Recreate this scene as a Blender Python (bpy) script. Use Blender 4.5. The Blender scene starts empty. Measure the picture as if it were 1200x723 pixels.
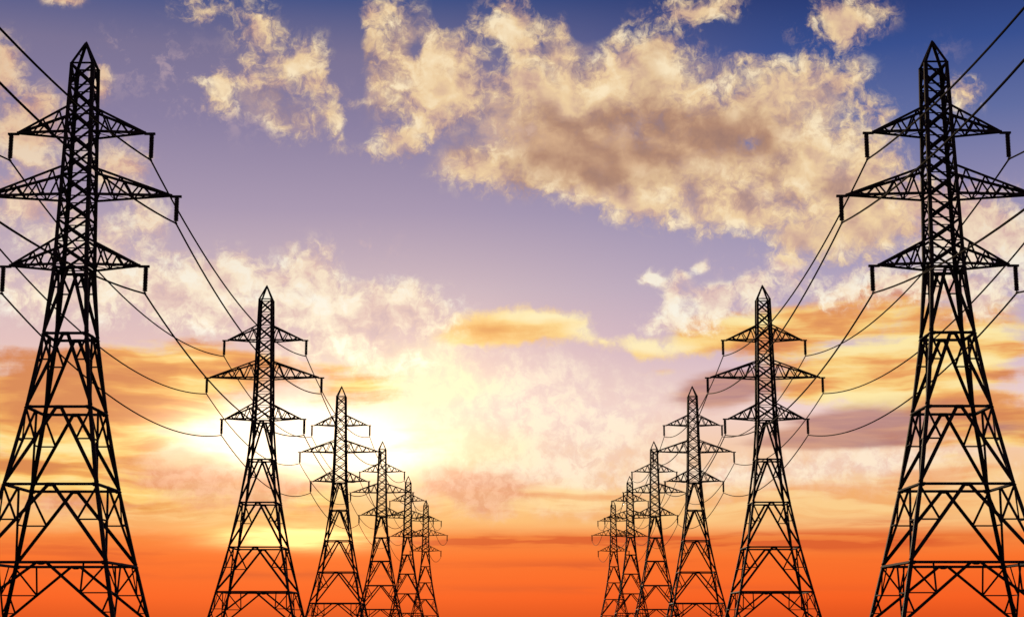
import bpy, bmesh, math, random
from mathutils import Vector, Matrix
R = math.radians
random.seed(7)
scene = bpy.context.scene
col = scene.collection

# ------------------------------------------------------------------ camera
EYE = 1.7
PITCH = 0.1927                    # upward tilt, radians
FOC = 1923.9                      # focal length in pixels of a 1200 px wide frame
cd = bpy.data.cameras.new('camera')
cam = bpy.data.objects.new('camera', cd)
col.objects.link(cam)
cam.location = (0, 0, EYE)
cam.rotation_euler = (R(90) + PITCH, 0, 0)
cd.sensor_fit = 'HORIZONTAL'
cd.sensor_width = 36
cd.lens = 36 * FOC / 1200
cd.clip_start = 0.1
cd.clip_end = 30000
scene.camera = cam

scene.view_settings.view_transform = 'Standard'
scene.view_settings.look = 'None'
scene.view_settings.exposure = 0
scene.view_settings.gamma = 1
scene.view_settings.use_curve_mapping = False

# ------------------------------------------------------------------ sun
SUN_AZ, SUN_EL = -8.0, 7.0        # degrees, azimuth from +Y towards +X
sd = bpy.data.lights.new('sun', 'SUN')
sun = bpy.data.objects.new('sun', sd)
col.objects.link(sun)
sd.energy = 2.0
sd.angle = R(0.6)
sd.color = (1.0, 0.72, 0.45)
az, el = R(SUN_AZ), R(SUN_EL)
sdir = Vector((math.sin(az) * math.cos(el), math.cos(az) * math.cos(el), math.sin(el)))
sun.rotation_euler = (-sdir).to_track_quat('-Z', 'Y').to_euler()

# ------------------------------------------------------------------ sky
world = bpy.data.worlds.new('World')
scene.world = world
world.use_nodes = True
NT = world.node_tree
NT.nodes.clear()


def N(kind, **kw):
    n = NT.nodes.new(kind)
    for k, v in kw.items():
        setattr(n, k, v)
    return n


def put(sock, v):
    if isinstance(v, S):
        NT.links.new(v.s, sock)
    elif isinstance(v, bpy.types.NodeSocket):
        NT.links.new(v, sock)
    else:
        sock.default_value = v


def M(op, a, b=None, c=None, clamp=False):
    n = N('ShaderNodeMath', operation=op, use_clamp=clamp)
    for i, v in enumerate((a, b, c)):
        if v is not None:
            put(n.inputs[i], v)
    return S(n.outputs[0])


class S:
    def __init__(self, s): self.s = s
    def __add__(self, o): return M('ADD', self, o)
    __radd__ = __add__
    def __mul__(self, o): return M('MULTIPLY', self, o)
    __rmul__ = __mul__
    def __sub__(self, o): return M('SUBTRACT', self, o)
    def __rsub__(self, o): return M('SUBTRACT', o, self)
    def __truediv__(self, o): return M('DIVIDE', self, o)


def smooth(x, lo, hi):
    n = N('ShaderNodeMapRange', interpolation_type='SMOOTHSTEP')
    put(n.inputs['Value'], x)
    n.inputs['From Min'].default_value = lo
    n.inputs['From Max'].default_value = hi
    return S(n.outputs[0])


def lin(x, lo, hi):
    n = N('ShaderNodeMapRange', clamp=True)
    put(n.inputs['Value'], x)
    n.inputs['From Min'].default_value = lo
    n.inputs['From Max'].default_value = hi
    return S(n.outputs[0])


def clamp01(x): return M('ADD', x, 0.0, clamp=True)


def rgb(r, g, b):
    f = lambda c: (c / 255 / 12.92) if c / 255 <= 0.04045 else ((c / 255 + 0.055) / 1.055) ** 2.4
    return (f(r), f(g), f(b), 1.0)


def mix(f, a, b):
    n = N('ShaderNodeMix', data_type='RGBA')
    put(n.inputs[0], f); put(n.inputs[6], a); put(n.inputs[7], b)
    return S(n.outputs[2])


def addc(a, b, f=1.0):
    n = N('ShaderNodeMix', data_type='RGBA', blend_type='ADD')
    put(n.inputs[0], f); put(n.inputs[6], a); put(n.inputs[7], b)
    return S(n.outputs[2])


def ramp(x, stops):
    n = N('ShaderNodeValToRGB')
    put(n.inputs[0], x)
    cr = n.color_ramp
    cr.interpolation = 'LINEAR'
    while len(cr.elements) < len(stops):
        cr.elements.new(0.5)
    for e, (p, c) in zip(cr.elements, stops):
        e.position = p
        e.color = c
    return S(n.outputs[0])


def vec(x, y, z=0.0):
    n = N('ShaderNodeCombineXYZ')
    put(n.inputs[0], x); put(n.inputs[1], y); put(n.inputs[2], z)
    return S(n.outputs[0])


def noise(v, scale, detail=6, rough=0.55, stretch=(1, 1), off=(0, 0, 0), dist=0.0, rot=0, lac=2.0):
    m = N('ShaderNodeMapping')
    put(m.inputs['Vector'], v)
    m.inputs['Location'].default_value = off
    m.inputs['Scale'].default_value = (stretch[0], stretch[1], 1)
    m.inputs['Rotation'].default_value = (0, 0, R(rot))
    n = N('ShaderNodeTexNoise', noise_dimensions='3D')
    put(n.inputs['Vector'], m.outputs[0])
    n.inputs['Scale'].default_value = scale
    n.inputs['Detail'].default_value = detail
    n.inputs['Roughness'].default_value = rough
    n.inputs['Lacunarity'].default_value = lac
    n.inputs['Distortion'].default_value = dist
    return n


tc = N('ShaderNodeTexCoord')
sep = N('ShaderNodeSeparateXYZ')
NT.links.new(tc.outputs['Generated'], sep.inputs[0])
DEG = 180 / math.pi
U = M('ARCTAN2', S(sep.outputs[0]), S(sep.outputs[1])) * DEG      # azimuth, degrees
V = M('ARCSINE', S(sep.outputs[2])) * DEG                          # elevation, degrees


def bearing(px, py):
    """compass bearing and elevation, in degrees, of a spot in the sky"""
    x, y = (px - 600) / FOC, (361.5 - py) / FOC
    d = Vector((x, math.cos(PITCH) - y * math.sin(PITCH), math.sin(PITCH) + y * math.cos(PITCH))).normalized()
    return math.atan2(d.x, d.y) * DEG, math.asin(d.z) * DEG


PXD = FOC * math.pi / 180         # picture pixels per degree
P0 = vec(U, V)


def warp(p, scale, amt, detail=3, off=(0, 0, 0), stretch=(1, 1)):
    n = noise(p, scale, detail, 0.55, stretch, off)
    s1 = N('ShaderNodeVectorMath', operation='SUBTRACT')
    NT.links.new(n.outputs['Color'], s1.inputs[0])
    s1.inputs[1].default_value = (0.5, 0.5, 0.5)
    s2 = N('ShaderNodeVectorMath', operation='MULTIPLY')
    NT.links.new(s1.outputs[0], s2.inputs[0])
    s2.inputs[1].default_value = (amt, amt, 0)
    s3 = N('ShaderNodeVectorMath', operation='ADD')
    put(s3.inputs[0], p); NT.links.new(s2.outputs[0], s3.inputs[1])
    return S(s3.outputs[0])


def blobs(p, items):
    """sum of soft ellipses: (x, y, half width, half height, tilt, weight)"""
    acc = None
    for x, y, rx, ry, rot, w in items:
        u, v = bearing(x, y)
        m = N('ShaderNodeMapping', vector_type='TEXTURE')
        put(m.inputs['Vector'], p)
        m.inputs['Location'].default_value = (u, v, 0)
        m.inputs['Rotation'].default_value = (0, 0, R(rot))
        m.inputs['Scale'].default_value = (rx / PXD / math.cos(R(v)), ry / PXD, 1)
        g = N('ShaderNodeTexGradient', gradient_type='QUADRATIC_SPHERE')
        NT.links.new(m.outputs[0], g.inputs[0])
        t = S(g.outputs['Fac'])
        acc = (t * w) if acc is None else M('MULTIPLY_ADD', t, w, acc)
    return acc


def gauss(p, x, y, rx, ry, rot=0):
    u, v = bearing(x, y)
    m = N('ShaderNodeMapping', vector_type='TEXTURE')
    put(m.inputs['Vector'], p)
    m.inputs['Location'].default_value = (u, v, 0)
    m.inputs['Rotation'].default_value = (0, 0, R(rot))
    m.inputs['Scale'].default_value = (rx / PXD / math.cos(R(v)), ry / PXD, 1)
    d = N('ShaderNodeVectorMath', operation='DOT_PRODUCT')
    NT.links.new(m.outputs[0], d.inputs[0]); NT.links.new(m.outputs[0], d.inputs[1])
    return M('EXPONENT', S(d.outputs['Value']) * -1.0)


#SKY_BEGIN
def elev(py):
    return bearing(600, py)[1]


VN = lin(V, 0.0, 24.0)


def pos(py): return min(1, max(0, elev(py) / 24.0))


# clear air, horizon to zenith, deeper blue towards the right
sky_l = ramp(VN, [(0.0, rgb(204, 68, 24)), (pos(700), rgb(245, 93, 32)), (pos(655), rgb(249, 112, 42)),
                  (pos(630), rgb(246, 134, 60)), (pos(610), rgb(249, 188, 116)), (pos(560), rgb(246, 198, 146)), (pos(480), rgb(244, 210, 188)),
                  (pos(410), rgb(226, 192, 190)), (pos(340), rgb(206, 182, 190)), (pos(250), rgb(169, 152, 177)),
                  (pos(150), rgb(137, 126, 160)), (pos(70), rgb(121, 113, 147)), (pos(0), rgb(62, 80, 134)),
                  (1.0, rgb(46, 62, 122))])
sky_r = ramp(VN, [(0.0, rgb(204, 68, 24)), (pos(700), rgb(245, 93, 32)), (pos(655), rgb(249, 112, 42)),
                  (pos(630), rgb(244, 136, 64)), (pos(612), rgb(250, 198, 132)), (pos(560), rgb(246, 196, 140)), (pos(480), rgb(238, 208, 205)),
                  (pos(410), rgb(205, 180, 198)), (pos(340), rgb(178, 163, 189)), (pos(250), rgb(148, 141, 177)),
                  (pos(150), rgb(96, 108, 160)), (pos(70), rgb(54, 78, 142)), (pos(0), rgb(36, 54, 112)),
                  (1.0, rgb(28, 44, 100))])
base = mix(smooth(U, -5.0, 12.0), sky_l, sky_r)

# a little unevenness in the clear air
fl = S(noise(P0, 0.42, 4, 0.5, (0.9, 1.2), (9.1, 4.4, 0)).outputs[0])
PW = warp(P0, 0.9, 0.7, 5)
PS = warp(P0, 0.5, 1.1, 3, (7, 3, 0), (0.35, 1.0))


def offset(p, du, dv):
    n = N('ShaderNodeVectorMath', operation='ADD')
    put(n.inputs[0], p)
    n.inputs[1].default_value = (du, dv, 0)
    return S(n.outputs[0])


def puff(p, det=4.0, ndet=12, sc=1.0):
    """billowing cloud field: soft cells broken up by turbulence, about 0..1"""
    v = N('ShaderNodeTexVoronoi', voronoi_dimensions='2D', feature='SMOOTH_F1', normalize=True)
    put(v.inputs['Vector'], p)
    v.inputs['Scale'].default_value = 0.62 * sc
    v.inputs['Detail'].default_value = det
    v.inputs['Roughness'].default_value = 0.62
    v.inputs['Lacunarity'].default_value = 2.2
    v.inputs['Smoothness'].default_value = 0.6
    b = 1.0 - S(v.outputs['Distance']) * 1.5
    n = S(noise(p, 0.7 * sc, ndet, 0.6, (0.85, 1.1), (3.1, 0.7, 0)).outputs[0])
    return b * 0.42 + n * 0.58


f1 = puff(PW)
fa = puff(PW, 1.0, 4, .62)
fb = puff(offset(PW, -0.22, -0.5), 1.0, 4, .62)     # the same soft field a step towards the sun
relief = fa - fb                             # > 0 on the side that faces the low sun
f2 = S(noise(PW, 3.0, 8, 0.66, (1, 1), (1.3, 8.7, 0), 0.15).outputs[0])
PX = warp(PW, 2.6, 0.42, 4, (3, 1, 0))
fe = S(noise(PX, 2.0, 10, 0.68, (1, 1), (6.3, 2.7, 0), 0.3).outputs[0])
fs = S(noise(PS, 0.9, 8, 0.55, (0.28, 1.3), (2.2, 5.5, 0)).outputs[0])
fs2 = S(noise(PS, 1.3, 6, 0.55, (0.16, 1.6), (5.2, 1.5, 0)).outputs[0])

wisp = smooth(fe + (f1 - .5) * 1.4, .54, .80) * smooth(blobs(PW, [(280, 110, 260, 110, 0, 1.2), (420, 290, 200, 60, 0, .8), (150, 60, 120, 70, 0, .7), (1100, 60, 120, 60, 0, .5), (860, 310, 120, 40, 0, .8)]), .1, .9)
base = mix(wisp * .42, base, rgb(216, 184, 182))

# ---- high thin veil low in the middle of the sky: pale pink and cream
veil = blobs(PW, [(560, 470, 260, 130, 0, 1.0), (420, 420, 180, 110, 0, .9), (700, 500, 220, 110, 0, .8),
                  (860, 560, 260, 60, 0, .8), (1060, 550, 260, 60, 0, 1.0), (600, 560, 240, 60, 0, .8), (650, 590, 300, 36, 0, .7)])
va = smooth(veil + (f1 - 0.5) * 1.8 + (f2 - 0.5) * .5, 0.1, 0.9) * smooth(veil, 0, .3)
va = va * (.62 + .38 * smooth(fe + (f1 - .5), .35, .62))
vc = mix(smooth(f1 + (fe - .5) * .8, .36, .64), rgb(232, 204, 206), rgb(255, 238, 214))
vc = mix(smooth(blobs(PW, [(490, 440, 190, 100, 0, 1.7), (540, 525, 190, 60, 0, 1.2), (640, 585, 240, 40, 0, .9), (660, 470, 90, 40, 0, .3)]) + (f1 - .5), .1, .9) * .85, vc, rgb(255, 244, 196))
c = mix(va * 0.8, base, vc)
peach = blobs(PS, [(620, 590, 330, 48, 0, 1.3), (950, 590, 320, 50, 0, 1.0), (150, 600, 330, 45, 0, .9), (1120, 560, 200, 60, 0, .9)])
c = mix(smooth(peach + (fs - .5) * 1.5, .1, .8) * smooth(peach, 0, .3) * .75, c, mix(smooth(fs2, .4, .6), rgb(250, 206, 140), rgb(240, 164, 96)))

# ---- golden stratus, left and right
gold = blobs(PS, [(60, 480, 330, 110, 0, 1.4), (220, 435, 220, 66, 0, 1.1), (60, 570, 300, 60, 0, .9), (330, 575, 260, 50, 0, .7),
                  (420, 450, 150, 50, 0, .6),
                  (840, 392, 110, 30, 8, 1.2), (900, 390, 150, 44, 8, 1.1),
                  (1010, 365, 170, 44, 12, 1.3), (1120, 400, 190, 80, 10, 1.3), (1000, 440, 220, 70, 5, 1.1), (1150, 490, 190, 80, 0, 1.0),
                  (780, 440, 90, 30, 0, .5)])
ga = smooth(gold + (fs - 0.5) * 1.5 + (f2 - .5) * .3, 0.15, 0.6) * smooth(gold, 0, .2)
core = blobs(PS, [(70, 440, 260, 50, 0, 1.3), (60, 485, 200, 40, 0, .9), (200, 542, 90, 22, 0, 1.2), (330, 445, 130, 36, 0, .9), (40, 545, 120, 30, 0, .6),
                  (575, 390, 90, 24, 0, .9), (990, 362, 110, 26, 10, .9), (1060, 350, 90, 26, 0, .7), (890, 400, 90, 20, 8, .5), (1150, 480, 120, 36, 0, .6), (830, 415, 80, 14, 8, .4),
                  (160, 392, 170, 22, 4, -.7), (225, 506, 150, 20, 0, -1.0), (110, 520, 120, 16, 0, -.6), (640, 374, 90, 18, 0, -1.1), (690, 392, 50, 22, 0, -.6), (760, 408, 110, 22, -6, -.9),
                  (1010, 470, 130, 26, 4, -1.2), (1000, 415, 150, 22, 6, -.7), (1150, 420, 120, 30, 10, -.6), (880, 378, 70, 14, 6, -.8), (430, 420, 90, 40, 0, -.5)])
gt = smooth((fs - .5) * 1.5 + (fs2 - .5) * 1.8 + (fl - .5) * .6 + core * .75, -0.5, 0.6)
gc = ramp(gt, [(0, rgb(255, 234, 164)), (.3, rgb(251, 206, 116)), (.65, rgb(236, 160, 78)), (1, rgb(212, 126, 66))])
c = mix(ga * 0.92, c, gc)
lens = blobs(PW, [(598, 385, 125, 38, 0, 1.7), (650, 378, 80, 30, 0, .9), (540, 398, 70, 20, 0, .8), (704, 400, 46, 20, -12, .6), (752, 408, 60, 22, -14, .9), (806, 410, 70, 26, -6, 1.0), (856, 396, 80, 26, 8, .9)])
la = smooth(lens + (f1 - .5) * 1.4 + (fe - .5) * .7, .15, .7) * smooth(lens, 0, .2)
lt = smooth(core * .6 + (fs - .5) * .8 + (f1 - .5) * -.6, -.45, .6)
c = mix(la * .93, c, ramp(lt, [(0, rgb(255, 238, 186)), (.35, rgb(252, 214, 138)), (.7, rgb(240, 178, 96)), (1, rgb(226, 152, 78))]))

# ---- mauve bars
mauve = blobs(PS, [(1010, 497, 170, 48, 4, 2.0), (850, 457, 140, 46, 8, 1.7), (930, 520, 140, 22, 0, .8), (1170, 500, 90, 30, 0, .7)])
ma = smooth(mauve + (fs - .5) * 1.0, 0.2, 0.75) * smooth(mauve, 0, .2)
c = mix(ma * .85, c, mix(smooth(fs2, .35, .65), rgb(204, 146, 122), rgb(172, 118, 118)))
pink = blobs(PW, [(560, 575, 140, 44, -6, 1.7), (240, 562, 150, 44, 0, 1.9), (60, 590, 160, 34, 0, .8), (330, 575, 90, 24, 0, .9), (520, 556, 60, 24, 0, .9), (310, 590, 120, 24, 0, .6), (240, 520, 60, 20, 0, .7)])
c = mix(smooth(pink + (f1 - .5) * 1.5 + (fs2 - .5) * .9, .15, .9) * smooth(pink, 0, .2) * .75, c, mix(smooth(fe, .38, .62), rgb(222, 144, 112), rgb(240, 176, 146)))

# ---- low dark orange bars over the horizon
bars = 0.15 + 0.85 * smooth(fs2 + (S(noise(P0, 1.0, 5, .5, (.10, 2.4), (4, 2, 0)).outputs[0]) - .5) * 1.2, .40, .64)
band = blobs(P0, [(600, 634, 460, 16, 0, 2.6), (950, 634, 360, 20, 0, 2.6), (120, 645, 280, 30, 0, 1.2), (760, 662, 500, 12, 0, 1.3), (300, 672, 400, 12, 0, 1.0), (700, 690, 600, 10, 0, .8), (1050, 612, 240, 14, 0, .9)])
c = mix(clamp01(bars * band) * .85, c, rgb(216, 88, 42))

# ---- lower cumulus, pale cream with lavender in it
cum2 = blobs(PW, [(30, 160, 85, 90, 0, 1.3), (120, 85, 24, 56, 0, .8), (5, 75, 36, 56, 0, 1.2), (75, 0, 40, 18, 0, 1.2), (140, 195, 60, 55, 0, 1.0), (165, 250, 70, 45, 0, .8),
                  (40, 250, 90, 60, 0, .9), (110, 300, 130, 55, 0, .8), (50, 350, 130, 50, 0, .9),
                  (190, 350, 150, 70, 0, 1.0), (260, 330, 120, 66, 0, 1.1), (360, 320, 66, 60, 30, 1.0), (370, 370, 180, 70, 0, 1.3), (470, 365, 120, 60, 0, 1.2),
                  (440, 415, 150, 50, 0, .7),
                  (765, 325, 24, 22, 0, 1.4), (800, 322, 22, 14, -20, .9), (820, 312, 16, 14, 0, .9), (788, 352, 30, 44, 0, 1.3), (795, 380, 80, 26, 0, 1.1), (838, 354, 46, 38, 0, 1.5), (884, 346, 40, 46, 0, 1.1), (925, 312, 50, 54, 0, 1.0),
                  (985, 345, 60, 34, 0, .8), (1050, 330, 110, 44, 0, 1.0), (1160, 280, 120, 90, 0, 1.3), (1150, 350, 110, 50, 0, .9), (1090, 240, 100, 70, 0, 1.2)])
g2 = smooth(cum2, 0.0, 0.28)
d2 = cum2 * .95 + (f1 - .52) * 2.4 + (fe - .5) * 1.8
a2 = smooth(d2, -0.05, 0.8) * g2
thin2 = 1.0 - smooth(cum2 + (fa - .5), .5, 1.6)
k2 = clamp01(0.58 + relief * 2.6 + ((fe - .5) * 1.5 + (f1 - .5) * 1.2) * (thin2 * .7 + .3))
c2 = ramp(k2, [(0, rgb(196, 166, 182)), (.4, rgb(228, 196, 190)), (.75, rgb(254, 238, 214)), (1, rgb(255, 250, 236))])
warm = mix(smooth(V, elev(150), elev(400)), rgb(238, 214, 190), rgb(255, 255, 250))
cm = N('ShaderNodeMix', data_type='RGBA', blend_type='MULTIPLY')
cm.inputs[0].default_value = 1
put(cm.inputs[6], c2); put(cm.inputs[7], warm)
c = mix(a2 * .88, c, S(cm.outputs[2]))

# ---- thin tan cloud sheet behind the high cumulus
sheet = blobs(PW, [(640, 150, 150, 100, 0, 1.0), (800, 140, 170, 120, 0, 1.1), (900, 185, 150, 90, 0, 1.0), (470, 60, 80, 95, 0, .7), (700, 205, 210, 60, 0, .9), (540, 100, 90, 90, 0, .7),
                   (1000, 215, 120, 90, 0, .9), (860, 240, 140, 50, 0, .8), (950, 110, 110, 70, 0, .5), (650, 60, 60, 70, 0, .5), (320, 100, 110, 70, 0, .35), (340, 140, 120, 50, 0, .35),
                   (408, 80, 30, 120, 0, -.9), (525, 15, 28, 28, 0, -.7), (485, 58, 24, 26, 0, -.6), (692, 26, 38, 32, 0, -.9), (640, 6, 32, 26, 0, -.6), (700, 100, 90, 80, 0, .6), (980, 270, 110, 60, 0, .6), (450, 120, 90, 60, 0, .5), (560, 190, 100, 50, 0, .6), (875, 165, 30, 20, 0, -.7), (870, 45, 60, 30, 0, -.5)])
sa = smooth(sheet + (fa - .5) * 1.3 + (f2 - .5) * .7, .02, .85) * smooth(sheet, 0, .3)
sc_ = mix(smooth(fa + relief * 1.2 + (f2 - .5) * .3, .35, .68), rgb(180, 142, 124), rgb(222, 182, 150))
c = mix(sa * .8, c, sc_)

# ---- high broken cumulus, lit edges and tan hearts
cum = blobs(PW, [(530, 110, 95, 85, 0, 1.3), (470, 165, 85, 42, 14, 1.2), (500, 60, 70, 65, 0, .9), (600, 30, 75, 65, 0, 1.3), (610, 85, 70, 70, 0, .9),
                 (435, 40, 66, 80, 0, .7), (442, 108, 60, 46, 0, .7), (560, 200, 90, 45, 0, 1.0), (640, 190, 140, 66, 0, 1.3), (660, 130, 100, 80, 0, 1.0), (740, 190, 160, 80, 0, 1.4),
                 (770, 90, 95, 100, 0, 1.4), (850, 150, 150, 90, 0, 1.2), (820, 12, 80, 32, 0, 1.2), (985, 25, 90, 44, 0, 1.4), (920, 105, 130, 66, 0, 1.0), (870, 45, 60, 30, 0, .5),
                 (940, 190, 150, 100, 0, 1.3), (1010, 230, 120, 90, 0, 1.2), (740, 240, 130, 44, -8, 1.0), (860, 255, 130, 50, 0, 1.0), (930, 280, 80, 44, 0, .9), (665, 105, 22, 60, 0, .5), (700, 120, 90, 70, 0, .8), (640, 110, 60, 60, 0, .6), (760, 50, 60, 60, 0, .5), (800, 215, 120, 50, 0, .5),
                 (1030, 150, 60, 60, 0, .7), (1130, 110, 44, 44, 0, .6), (975, 285, 90, 50, 0, .9), (1040, 270, 80, 60, 0, .8), (560, 60, 60, 60, 0, .5), (490, 110, 70, 60, 0, .5), (720, 75, 50, 60, 0, .6), (660, 60, 40, 70, 0, .6), (890, 75, 80, 40, 0, .5), (980, 90, 80, 50, 0, .6), (460, 10, 60, 40, 0, .5),
                 (240, 12, 66, 34, 0, 1.0), (255, 105, 54, 42, 0, 1.1), (345, 75, 84, 54, 15, 1.35), (300, 36, 54, 60, 0, .8), (395, 140, 40, 60, 0, .9), (330, 145, 110, 44, 0, .6), (375, 110, 60, 46, 0, .6),
                 (525, 15, 28, 28, 0, -1.2), (485, 58, 24, 26, 0, -1.0), (580, 62, 26, 44, 45, -.8), (692, 26, 38, 32, 0, -1.2), (640, 6, 32, 26, 0, -.9),
                 (875, 165, 32, 22, 0, -.9), (915, 188, 44, 22, 0, -.8), (870, 45, 54, 34, 0, -.6), (408, 60, 30, 120, 0, -1.1), (420, 150, 30, 30, 0, -.8), (215, 60, 40, 50, 0, -.6), (300, 150, 60, 30, 0, -.4), (530, 165, 40, 24, 20, -.5), (620, 130, 30, 30, 0, -.35), (900, 60, 60, 20, 0, -.4)])
d1 = cum * .92 + (f1 - .53) * 2.6 + (fe - .5) * (2.4 - smooth(cum, .4, 1.4) * 1.8)
a1 = smooth(d1, -0.05, 0.95) * smooth(cum, 0.0, 0.32)
heart = blobs(PW, [(640, 165, 150, 90, 0, 1.1), (780, 150, 160, 95, 0, 1.3), (880, 160, 130, 70, 0, 1.1), (700, 195, 180, 70, 0, .8), (820, 110, 60, 30, 0, -.6), (665, 105, 22, 50, 0, -.8), (430, 60, 50, 60, 0, .5), (960, 220, 120, 50, 0, .4), (770, 60, 60, 60, 0, .5), (560, 120, 40, 60, 0, -.4)])
ht = smooth(heart - relief * 1.6 + (fl - .5) * .9 + (fa - .5) * .5, .05, .95)
thin1 = 1.0 - smooth(cum + (fa - .5) * 1.0, .5, 1.5)
k1 = clamp01(0.56 + relief * 2.6 + ((fe - .5) * 1.1 + (f1 - .52) * 1.0) * thin1 + (d1 - .6) * .16)
lit = ramp(k1, [(0, rgb(172, 138, 140)), (.35, rgb(212, 174, 152)), (.7, rgb(240, 208, 162)), (1, rgb(253, 232, 194))])
tan = ramp(k1, [(0, rgb(150, 116, 108)), (.5, rgb(180, 138, 114)), (1, rgb(214, 174, 138))])
c = mix(a1 * .94, c, mix(ht, lit, tan))

# ---- glow of the hidden sun behind the thin low cloud
g1 = gauss(P0, 325, 512, 92, 30)
g2b = gauss(P0, 430, 530, 80, 34)
g3 = gauss(P0, 400, 500, 260, 90)
g4 = gauss(P0, 345, 630, 80, 11)
c = addc(c, rgb(255, 222, 140), g3 * .10)
c = addc(c, rgb(255, 232, 160), gauss(P0, 500, 450, 130, 80) * .16)
glow = (g1 * 2.6 + g2b * 1.15) * lin(fs, .22, .5)
c = addc(c, (1.0, .84, .62, 1), clamp01(glow))
c = addc(c, rgb(255, 228, 150), clamp01(g4 * 1.9 * lin(fs2, .3, .55)))
#SKY_END

nish = N('ShaderNodeTexSky', sky_type='NISHITA', sun_disc=False)
nish.sun_elevation = R(SUN_EL)
nish.sun_rotation = R(SUN_AZ)
bg = N('ShaderNodeBackground')
bg.inputs['Strength'].default_value = 1.0
put(bg.inputs['Color'], c)
bg2 = N('ShaderNodeBackground')
NT.links.new(nish.outputs[0], bg2.inputs['Color'])
bg2.inputs['Strength'].default_value = 0.0008
ad = N('ShaderNodeAddShader')
NT.links.new(bg.outputs[0], ad.inputs[0]); NT.links.new(bg2.outputs[0], ad.inputs[1])
out = N('ShaderNodeOutputWorld')
NT.links.new(ad.outputs[0], out.inputs['Surface'])
world.cycles.sampling_method = 'MANUAL'
world.cycles.sample_map_resolution = 512

# ------------------------------------------------------------------ materials


def material(name, c0, c1, scale, rough, spec=0.3, bump=0.0):
    m = bpy.data.materials.new(name)
    m.use_nodes = True
    t = m.node_tree
    b = t.nodes['Principled BSDF']
    co = t.nodes.new('ShaderNodeTexCoord')
    n = t.nodes.new('ShaderNodeTexNoise')
    n.inputs['Scale'].default_value = scale
    n.inputs['Detail'].default_value = 6
    t.links.new(co.outputs['Object'], n.inputs['Vector'])
    r = t.nodes.new('ShaderNodeValToRGB')
    r.color_ramp.elements[0].position = .35
    r.color_ramp.elements[1].position = .68
    r.color_ramp.elements[0].color = (*c0, 1)
    r.color_ramp.elements[1].color = (*c1, 1)
    t.links.new(n.outputs[0], r.inputs[0])
    t.links.new(r.outputs[0], b.inputs['Base Color'])
    b.inputs['Roughness'].default_value = rough
    b.inputs['Specular IOR Level'].default_value = spec
    if bump:
        bp = t.nodes.new('ShaderNodeBump')
        bp.inputs['Strength'].default_value = bump
        t.links.new(n.outputs[0], bp.inputs['Height'])
        t.links.new(bp.outputs[0], b.inputs['Normal'])
    return m


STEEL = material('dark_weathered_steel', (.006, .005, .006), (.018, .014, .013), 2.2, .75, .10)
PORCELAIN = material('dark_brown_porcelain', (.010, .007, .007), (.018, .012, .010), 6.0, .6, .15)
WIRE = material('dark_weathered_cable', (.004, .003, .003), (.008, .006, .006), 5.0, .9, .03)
GRASS = material('dry_dusk_grass', (.030, .036, .014), (.075, .066, .028), .06, .95, .1, .4)

# ------------------------------------------------------------------ ground
gm = bpy.data.meshes.new('ground')
gb = bmesh.new()
ng, half = 60, 9000.0
grid = []
for i in range(ng + 1):
    row = []
    for j in range(ng + 1):
        s = lambda k: math.copysign(abs(k / ng * 2 - 1) ** 2.2, k / ng * 2 - 1) * half
        row.append(gb.verts.new((s(i), s(j), 0)))
    grid.append(row)
for i in range(ng):
    for j in range(ng):
        gb.faces.new((grid[i][j], grid[i + 1][j], grid[i + 1][j + 1], grid[i][j + 1]))
gb.to_mesh(gm); gb.free()
gm.materials.append(GRASS)
ground = bpy.data.objects.new('ground', gm)
ground['kind'] = 'structure'
col.objects.link(ground)

# ------------------------------------------------------------------ mesh helpers


def angle_bar(bm, a, b, w, ref=None, t=None):
    """a steel angle section of flange width w from a to b; its heel points along ref"""
    a, b = Vector(a), Vector(b)
    d = b - a
    if d.length < 1e-4:
        return
    d.normalize()
    r = Vector(ref) if ref is not None else Vector((0.31, 0.27, 0.91))
    r = r - d * r.dot(d)
    if r.length < 1e-3:
        r = Vector((1, 0, 0)) - d * d.x
        if r.length < 1e-3:
            r = Vector((0, 1, 0)) - d * d.y
    r.normalize()
    q = d.cross(r)
    e1 = (-r + q).normalized()
    e2 = (-r - q).normalized()
    t = t or max(.012, w * .16)
    heel = r * (w * .35)
    prof = [heel, heel + e1 * w, heel + e1 * w + e2 * t, heel + (e1 + e2) * t, heel + e2 * w + e1 * t, heel + e2 * w]
    va = [bm.verts.new(a + p) for p in prof]
    vb = [bm.verts.new(b + p) for p in prof]
    for i in range(6):
        j = (i + 1) % 6
        bm.faces.new((va[i], va[j], vb[j], vb[i]))
    bm.faces.new((va[3], va[2], va[1], va[0])); bm.faces.new((va[5], va[4], va[3], va[0]))
    bm.faces.new((vb[0], vb[1], vb[2], vb[3])); bm.faces.new((vb[0], vb[3], vb[4], vb[5]))


def plate(bm, centre, ux, uz, hx, hz, th):
    """a small bolted gusset plate with cut corners"""
    c0, ux, uz = Vector(centre), Vector(ux).normalized(), Vector(uz).normalized()
    n = ux.cross(uz)
    k = .35
    pts = [(-hx, hz), (hx, hz), (hx, -hz * k), (hx * k, -hz), (-hx * k, -hz), (-hx, -hz * k)]
    f = [bm.verts.new(c0 + ux * x + uz * z + n * th / 2) for x, z in pts]
    g = [bm.verts.new(c0 + ux * x + uz * z - n * th / 2) for x, z in pts]
    bm.faces.new(f); bm.faces.new(g[::-1])
    for i in range(6):
        j = (i + 1) % 6
        bm.faces.new((f[j], f[i], g[i], g[j]))


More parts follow.
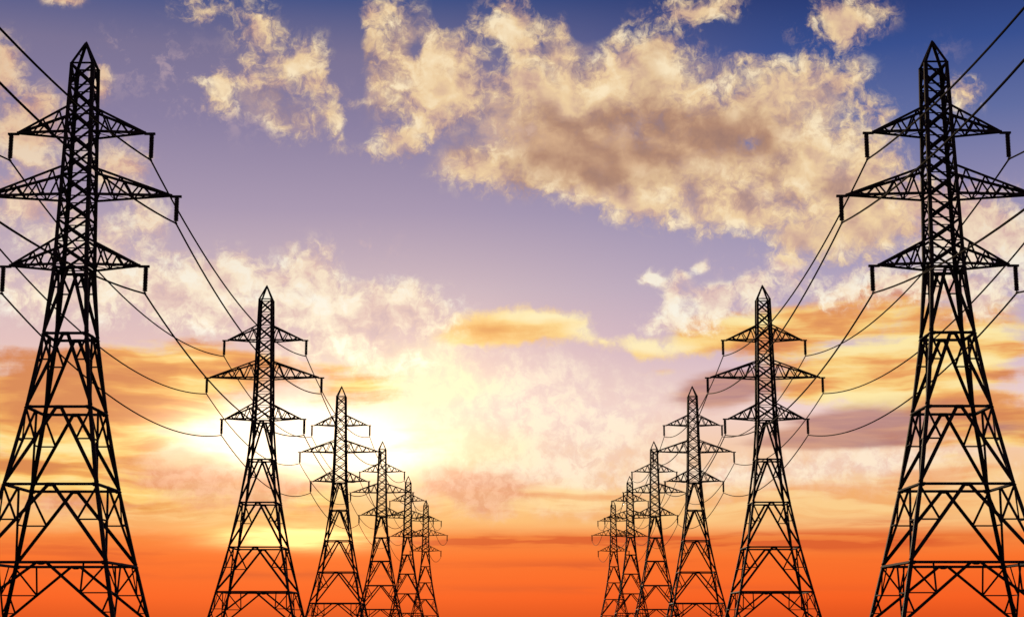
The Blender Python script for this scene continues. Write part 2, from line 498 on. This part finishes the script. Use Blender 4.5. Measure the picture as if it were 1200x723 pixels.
def lathe(bm, x, y, prof, seg=10):
    rings = []
    for r, z in prof:
        rings.append([bm.verts.new((x + r * math.cos(2 * math.pi * k / seg), y + r * math.sin(2 * math.pi * k / seg), z)) for k in range(seg)])
    for A, B in zip(rings, rings[1:]):
        for k in range(seg):
            bm.faces.new((A[k], A[(k + 1) % seg], B[(k + 1) % seg], B[k]))
    bm.faces.new(rings[0][::-1]); bm.faces.new(rings[-1])


def obj(name, bm, mat, parent=None):
    bmesh.ops.recalc_face_normals(bm, faces=bm.faces)
    me = bpy.data.meshes.new(name)
    bm.to_mesh(me); bm.free()
    me.materials.append(mat)
    o = bpy.data.objects.new(name, me)
    col.objects.link(o)
    o.parent = parent
    return o


# ------------------------------------------------------------------ the pylon
APEX, SHOULDER = 41.09, 39.46
ARM = [34.654, 30.260, 25.453]            # heights of the crossarms, top to bottom
ARM_TIP = [5.0, 6.959, 5.0]
ARM_INS = [4.771, 6.648, 4.764]
ARM_RISE = [1.72, 1.90, 1.72]
STRING = 1.844                            # length of an insulator string
RING = [20.697, 15.781, 10.736, 5.801]
WIDE = [(SHOULDER, .761), (25.453, 1.10), (24.9, 1.13), (20.697, 1.44), (15.781, 2.089), (10.736, 2.971), (5.801, 4.06), (0, 5.42)]


def hw(z):
    for (z1, w1), (z0, w0) in zip(WIDE, WIDE[1:]):
        if z0 <= z <= z1:
            return w0 + (w1 - w0) * (z - z0) / (z1 - z0)
    return WIDE[0][1] if z > SHOULDER else WIDE[-1][1]


CORN = [(-1, -1), (1, -1), (1, 1), (-1, 1)]


def corner(k, z):
    w = hw(z)
    return Vector((CORN[k % 4][0] * w, CORN[k % 4][1] * w, z))


def make_pylon():
    root = bpy.data.objects.new('pylon', None)
    col.objects.link(root)
    # four legs, ground to shoulder
    for k in range(4):
        bm = bmesh.new()
        ref = (CORN[k][0], CORN[k][1], 0)
        zs = [z for z, _ in WIDE]
        for z1, z0 in zip(zs, zs[1:]):
            angle_bar(bm, corner(k, z1), corner(k, z0), .25 if z0 > 24 else .24, ref)
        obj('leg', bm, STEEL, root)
    # pointed peak
    bm = bmesh.new()
    for k in range(4):
        angle_bar(bm, corner(k, SHOULDER - .05), Vector((CORN[k][0] * .05, CORN[k][1] * .05, APEX)), .18, (CORN[k][0], CORN[k][1], 0))
        angle_bar(bm, corner(k, SHOULDER), corner(k + 1, SHOULDER), .14, (0, 0, 1))
        m0 = corner(k, SHOULDER).lerp(Vector((0, 0, APEX)), .5)
        m1 = corner(k + 1, SHOULDER).lerp(Vector((0, 0, APEX)), .5)
        if k % 2 == 1:
            angle_bar(bm, m0, m1, .06, (0, 0, 1))
    lathe(bm, 0, 0, [(.09, APEX - .12), (.11, APEX), (.06, APEX + .1), (.02, APEX + .14)], 8)
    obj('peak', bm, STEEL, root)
    # mast lattice between the shoulder and the waist
    bm = bmesh.new()
    npan = 9
    waist = ARM[2] - .05
    for i in range(npan):
        z1 = SHOULDER - (SHOULDER - waist) * i / npan
        z0 = SHOULDER - (SHOULDER - waist) * (i + 1) / npan
        for k in range(4):
            fn = Vector((CORN[k][0] + CORN[(k + 1) % 4][0], CORN[k][1] + CORN[(k + 1) % 4][1], 0))
            a1, b1, a0, b0 = corner(k, z1 - .06), corner(k + 1, z1 - .06), corner(k, z0 + .06), corner(k + 1, z0 + .06)
            off = fn.normalized() * .02
            angle_bar(bm, a1 + off, b0 + off, .125, fn)
            angle_bar(bm, b1 - off, a0 - off, .125, fn)
            angle_bar(bm, corner(k, z0), corner(k + 1, z0), .09, (0, 0, 1))
    obj('mast_lattice', bm, STEEL, root)
    # belts: the waist and the four rings below it
    for i, z in enumerate([ARM[2] - .28] + RING):
        bm = bmesh.new()
        for k in range(4):
            a, b = corner(k, z), corner(k + 1, z)
            angle_bar(bm, a, b, .21, (0, 0, 1))
            dx = (b - a).normalized()
            plate(bm, (a + b) / 2 + Vector((0, 0, -.05)), dx, (0, 0, 1), .25 if i < 4 else .34, .13, .03)
            for e, s in ((a, 1), (b, -1)):
                plate(bm, e + dx * s * .18 + Vector((0, 0, -.04)), dx, (0, 0, 1), .16, .13, .03)
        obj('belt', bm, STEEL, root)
    # leg bracing, one piece per storey
    tops = [ARM[2] - .30] + RING
    bots = RING + [2.0]
    fr = [.30, .36, .42, .46, .5]
    for i in range(5):
        bm = bmesh.new()
        z1, z0, q = tops[i], bots[i], fr[i]
        for k in range(4):
            fn = Vector((CORN[k][0] + CORN[(k + 1) % 4][0], CORN[k][1] + CORN[(k + 1) % 4][1], 0))
            A1, B1, A0, B0 = corner(k, z1), corner(k + 1, z1), corner(k, z0 + .08), corner(k + 1, z0 + .08)
            mid = (A1 + B1) / 2
            dx = (B1 - A1).normalized()
            for T1, T0, s in ((A1, A0, -1), (B1, B0, 1)):
                kk = k if s < 0 else k + 1
                ap = mid + dx * s * (.16 if i < 4 else .34) - Vector((0, 0, .05))
                main = .17 if i < 4 else .135
                small = .11 if i < 4 else .09
                angle_bar(bm, ap, T0, main, fn)
                nd = ap.lerp(T0, q)
                angle_bar(bm, nd, corner(kk, nd.z), small + .01, (0, 0, 1))
                angle_bar(bm, T1 - Vector((0, 0, .1)), nd, small, fn)
                if i == 4:
                    n2 = ap.lerp(T0, .82)
                    angle_bar(bm, n2, corner(kk, n2.z), small, (0, 0, 1))
                    angle_bar(bm, corner(kk, nd.z), n2, small, fn)
                    up = Vector((nd.x, nd.y, z1)) + (mid - nd) * 0
                    f = (z1 - nd.z)
                    up = T1.lerp(mid, 1 - abs((nd - mid).dot(dx)) / (T1 - mid).length)
                    angle_bar(bm, up, nd, small, fn)
        obj('leg_bracing', bm, STEEL, root)
    # six crossarms, an insulator string under the tip of each
    for i in range(3):
        z, rise, tip, ins = ARM[i], ARM_RISE[i], ARM_TIP[i], ARM_INS[i]
        for s in (-1, 1):
            bm = bmesh.new()
            wb, wt = hw(z), hw(z + rise)
            nose = Vector((s * (tip - .62), 0, z + .02))
            beam_in = s * (tip - .75)
            lows, highs = [], []
            for v in (-1, 1):
                b0 = Vector((s * wb, v * wb, z - .10))
                t0 = Vector((s * wt, v * wt, z + rise))
                e = nose + Vector((0, v * .07, 0))
                et = nose + Vector((-s * .1, v * .07, .09))
                angle_bar(bm, b0, e, .16, (0, v, -1))
                angle_bar(bm, t0, et, .16, (0, v, 1))
                n = 4 if i == 1 else 3
                lo = [b0.lerp(e, j / n) for j in range(n)]
                hi = [t0.lerp(et, (j + .5) / n) for j in range(n)]
                lows.append(lo); highs.append(hi)
                for j in range(n):
                    if True:
                        angle_bar(bm, lo[j], hi[j], .09, (0, v, 0))
                    if j + 1 < n:
                        angle_bar(bm, hi[j], lo[j + 1], .09, (0, v, 0))
            for j in range(1, len(lows[0])):
                angle_bar(bm, lows[0][j], lows[1][j], .06, (0, 0, 1))
                angle_bar(bm, lows[0][j - 1], lows[1][j], .05, (0, 0, 1))
            # nose beam that carries the string
            angle_bar(bm, Vector((beam_in, -.05, z + .02)), Vector((s * tip, -.05, z + .02)), .15, (0, -1, 1))
            angle_bar(bm, Vector((beam_in, .05, z + .02)), Vector((s * tip, .05, z + .02)), .15, (0, 1, 1))
            arm = obj('crossarm', bm, STEEL, root)
            bm = bmesh.new()
            top, bot = z - .02, z - STRING
            prof = [(.03, top), (.05, top - .08)]
            nd = 15
            pitch = (top - .1 - bot - .12) / nd
            zz = top - .1
            for d in range(nd):
                prof += [(.12, zz), (.17, zz - pitch * .4), (.165, zz - pitch * .65), (.12, zz - pitch * .85)]
                zz -= pitch
            prof += [(.05, zz), (.06, bot + .04), (.09, bot + .02), (.08, bot - .06), (.03, bot - .08)]
            lathe(bm, s * ins, 0, prof, 10)
            # suspension clamp: a short shoe along the cable
            r = [bm.verts.new(Vector((s * ins, 0, bot)) + Vector(p)) for p in
                 ((-.05, -.28, .03), (.05, -.28, .03), (.05, .28, .03), (-.05, .28, .03), (-.05, -.16, -.08), (.05, -.16, -.08), (.05, .16, -.08), (-.05, .16, -.08))]
            for q in ((0, 1, 2, 3), (7, 6, 5, 4), (0, 4, 5, 1), (1, 5, 6, 2), (2, 6, 7, 3), (3, 7, 4, 0)):
                bm.faces.new([r[x] for x in q])
            obj('insulator', bm, PORCELAIN, arm)
    return root


def copy_tree(o, parent=None):
    c2 = o.copy()
    col.objects.link(c2)
    c2.parent = parent
    for ch in o.children:
        copy_tree(ch, c2)
    return c2


ROWS = {'left': dict(x=-29.197, y=107.06, h=.0060, p=81.24), 'right': dict(x=28.758, y=106.82, h=.0067, p=81.33)}


def station(row, n):
    r = ROWS[row]
    return Vector((r['x'] + math.sin(r['h']) * r['p'] * n, r['y'] + math.cos(r['h']) * r['p'] * n, 0))


LABELS = {
    'left': ['tallest black lattice pylon of the left row, its crossarm cut by the frame edge',
             'second pylon of the left row, black steel, left of the sun glow',
             'third pylon of the left row, black steel, standing in front of the white sun glow',
             'fourth pylon of the left row, at the right edge of the sun glow',
             'fifth pylon of the left row, small, between the fourth and the farthest',
             'farthest and smallest black pylon of the left row'],
    'right': ['tallest black lattice pylon of the right row, rising against deep blue sky',
              'second pylon of the right row, black steel, in front of mauve cloud bars',
              'third pylon of the right row, black steel, just left of the second',
              'fourth pylon of the right row, mid sized, against the pale pink sky',
              'fifth pylon of the right row, small, between the fourth and the farthest',
              'farthest and smallest black pylon of the right row'],
}
proto = make_pylon()
first = True
for row in ('left', 'right'):
    for n in range(6):
        o = proto if first else copy_tree(proto)
        first = False
        o.location = station(row, n)
        o.rotation_euler = (0, 0, -ROWS[row]['h'])
        o['label'] = LABELS[row][n]
        o['category'] = 'pylon'
        o['group'] = 'pylons of the %s row' % row

# ------------------------------------------------------------------ cables
SAG = 2.9


def cable(row, side, k):
    h = ROWS[row]['h']
    lat = Vector((math.cos(h), -math.sin(h), 0)) * side * ARM_INS[k]
    pts = []
    seg = 28
    for n in range(-1, 5):
        a, b = station(row, n), station(row, n + 1)
        for j in range(seg + (1 if n == 4 else 0)):
            t = j / seg
            p = a.lerp(b, t) + lat
            p.z = ARM[k] - STRING - .02 - 4 * SAG * t * (1 - t)
            pts.append(p)
    bm = bmesh.new()
    rad, sides = .06, 8
    prev = None
    for i, p in enumerate(pts):
        d = (pts[min(i + 1, len(pts) - 1)] - pts[max(i - 1, 0)]).normalized()
        x = d.cross(Vector((0, 0, 1))).normalized()
        z = x.cross(d)
        ring = [bm.verts.new(p + x * rad * math.cos(2 * math.pi * q / sides) + z * rad * math.sin(2 * math.pi * q / sides)) for q in range(sides)]
        if prev:
            for q in range(sides):
                bm.faces.new((prev[q], prev[(q + 1) % sides], ring[(q + 1) % sides], ring[q]))
        else:
            bm.faces.new(ring[::-1])
        prev = ring
    bm.faces.new(prev)
    for f in bm.faces:
        f.smooth = True
    o = obj('power_cable', bm, WIRE)
    o['label'] = 'black cable sagging between the %s tips of the %s crossarms, %s pylon row' % (
        'left' if side < 0 else 'right', ('top', 'wide middle', 'lowest')[k], row)
    o['category'] = 'cable'
    o['group'] = 'cables of the %s row' % row


for row in ('left', 'right'):
    for k in range(3):
        for side in (-1, 1):
            cable(row, side, k)
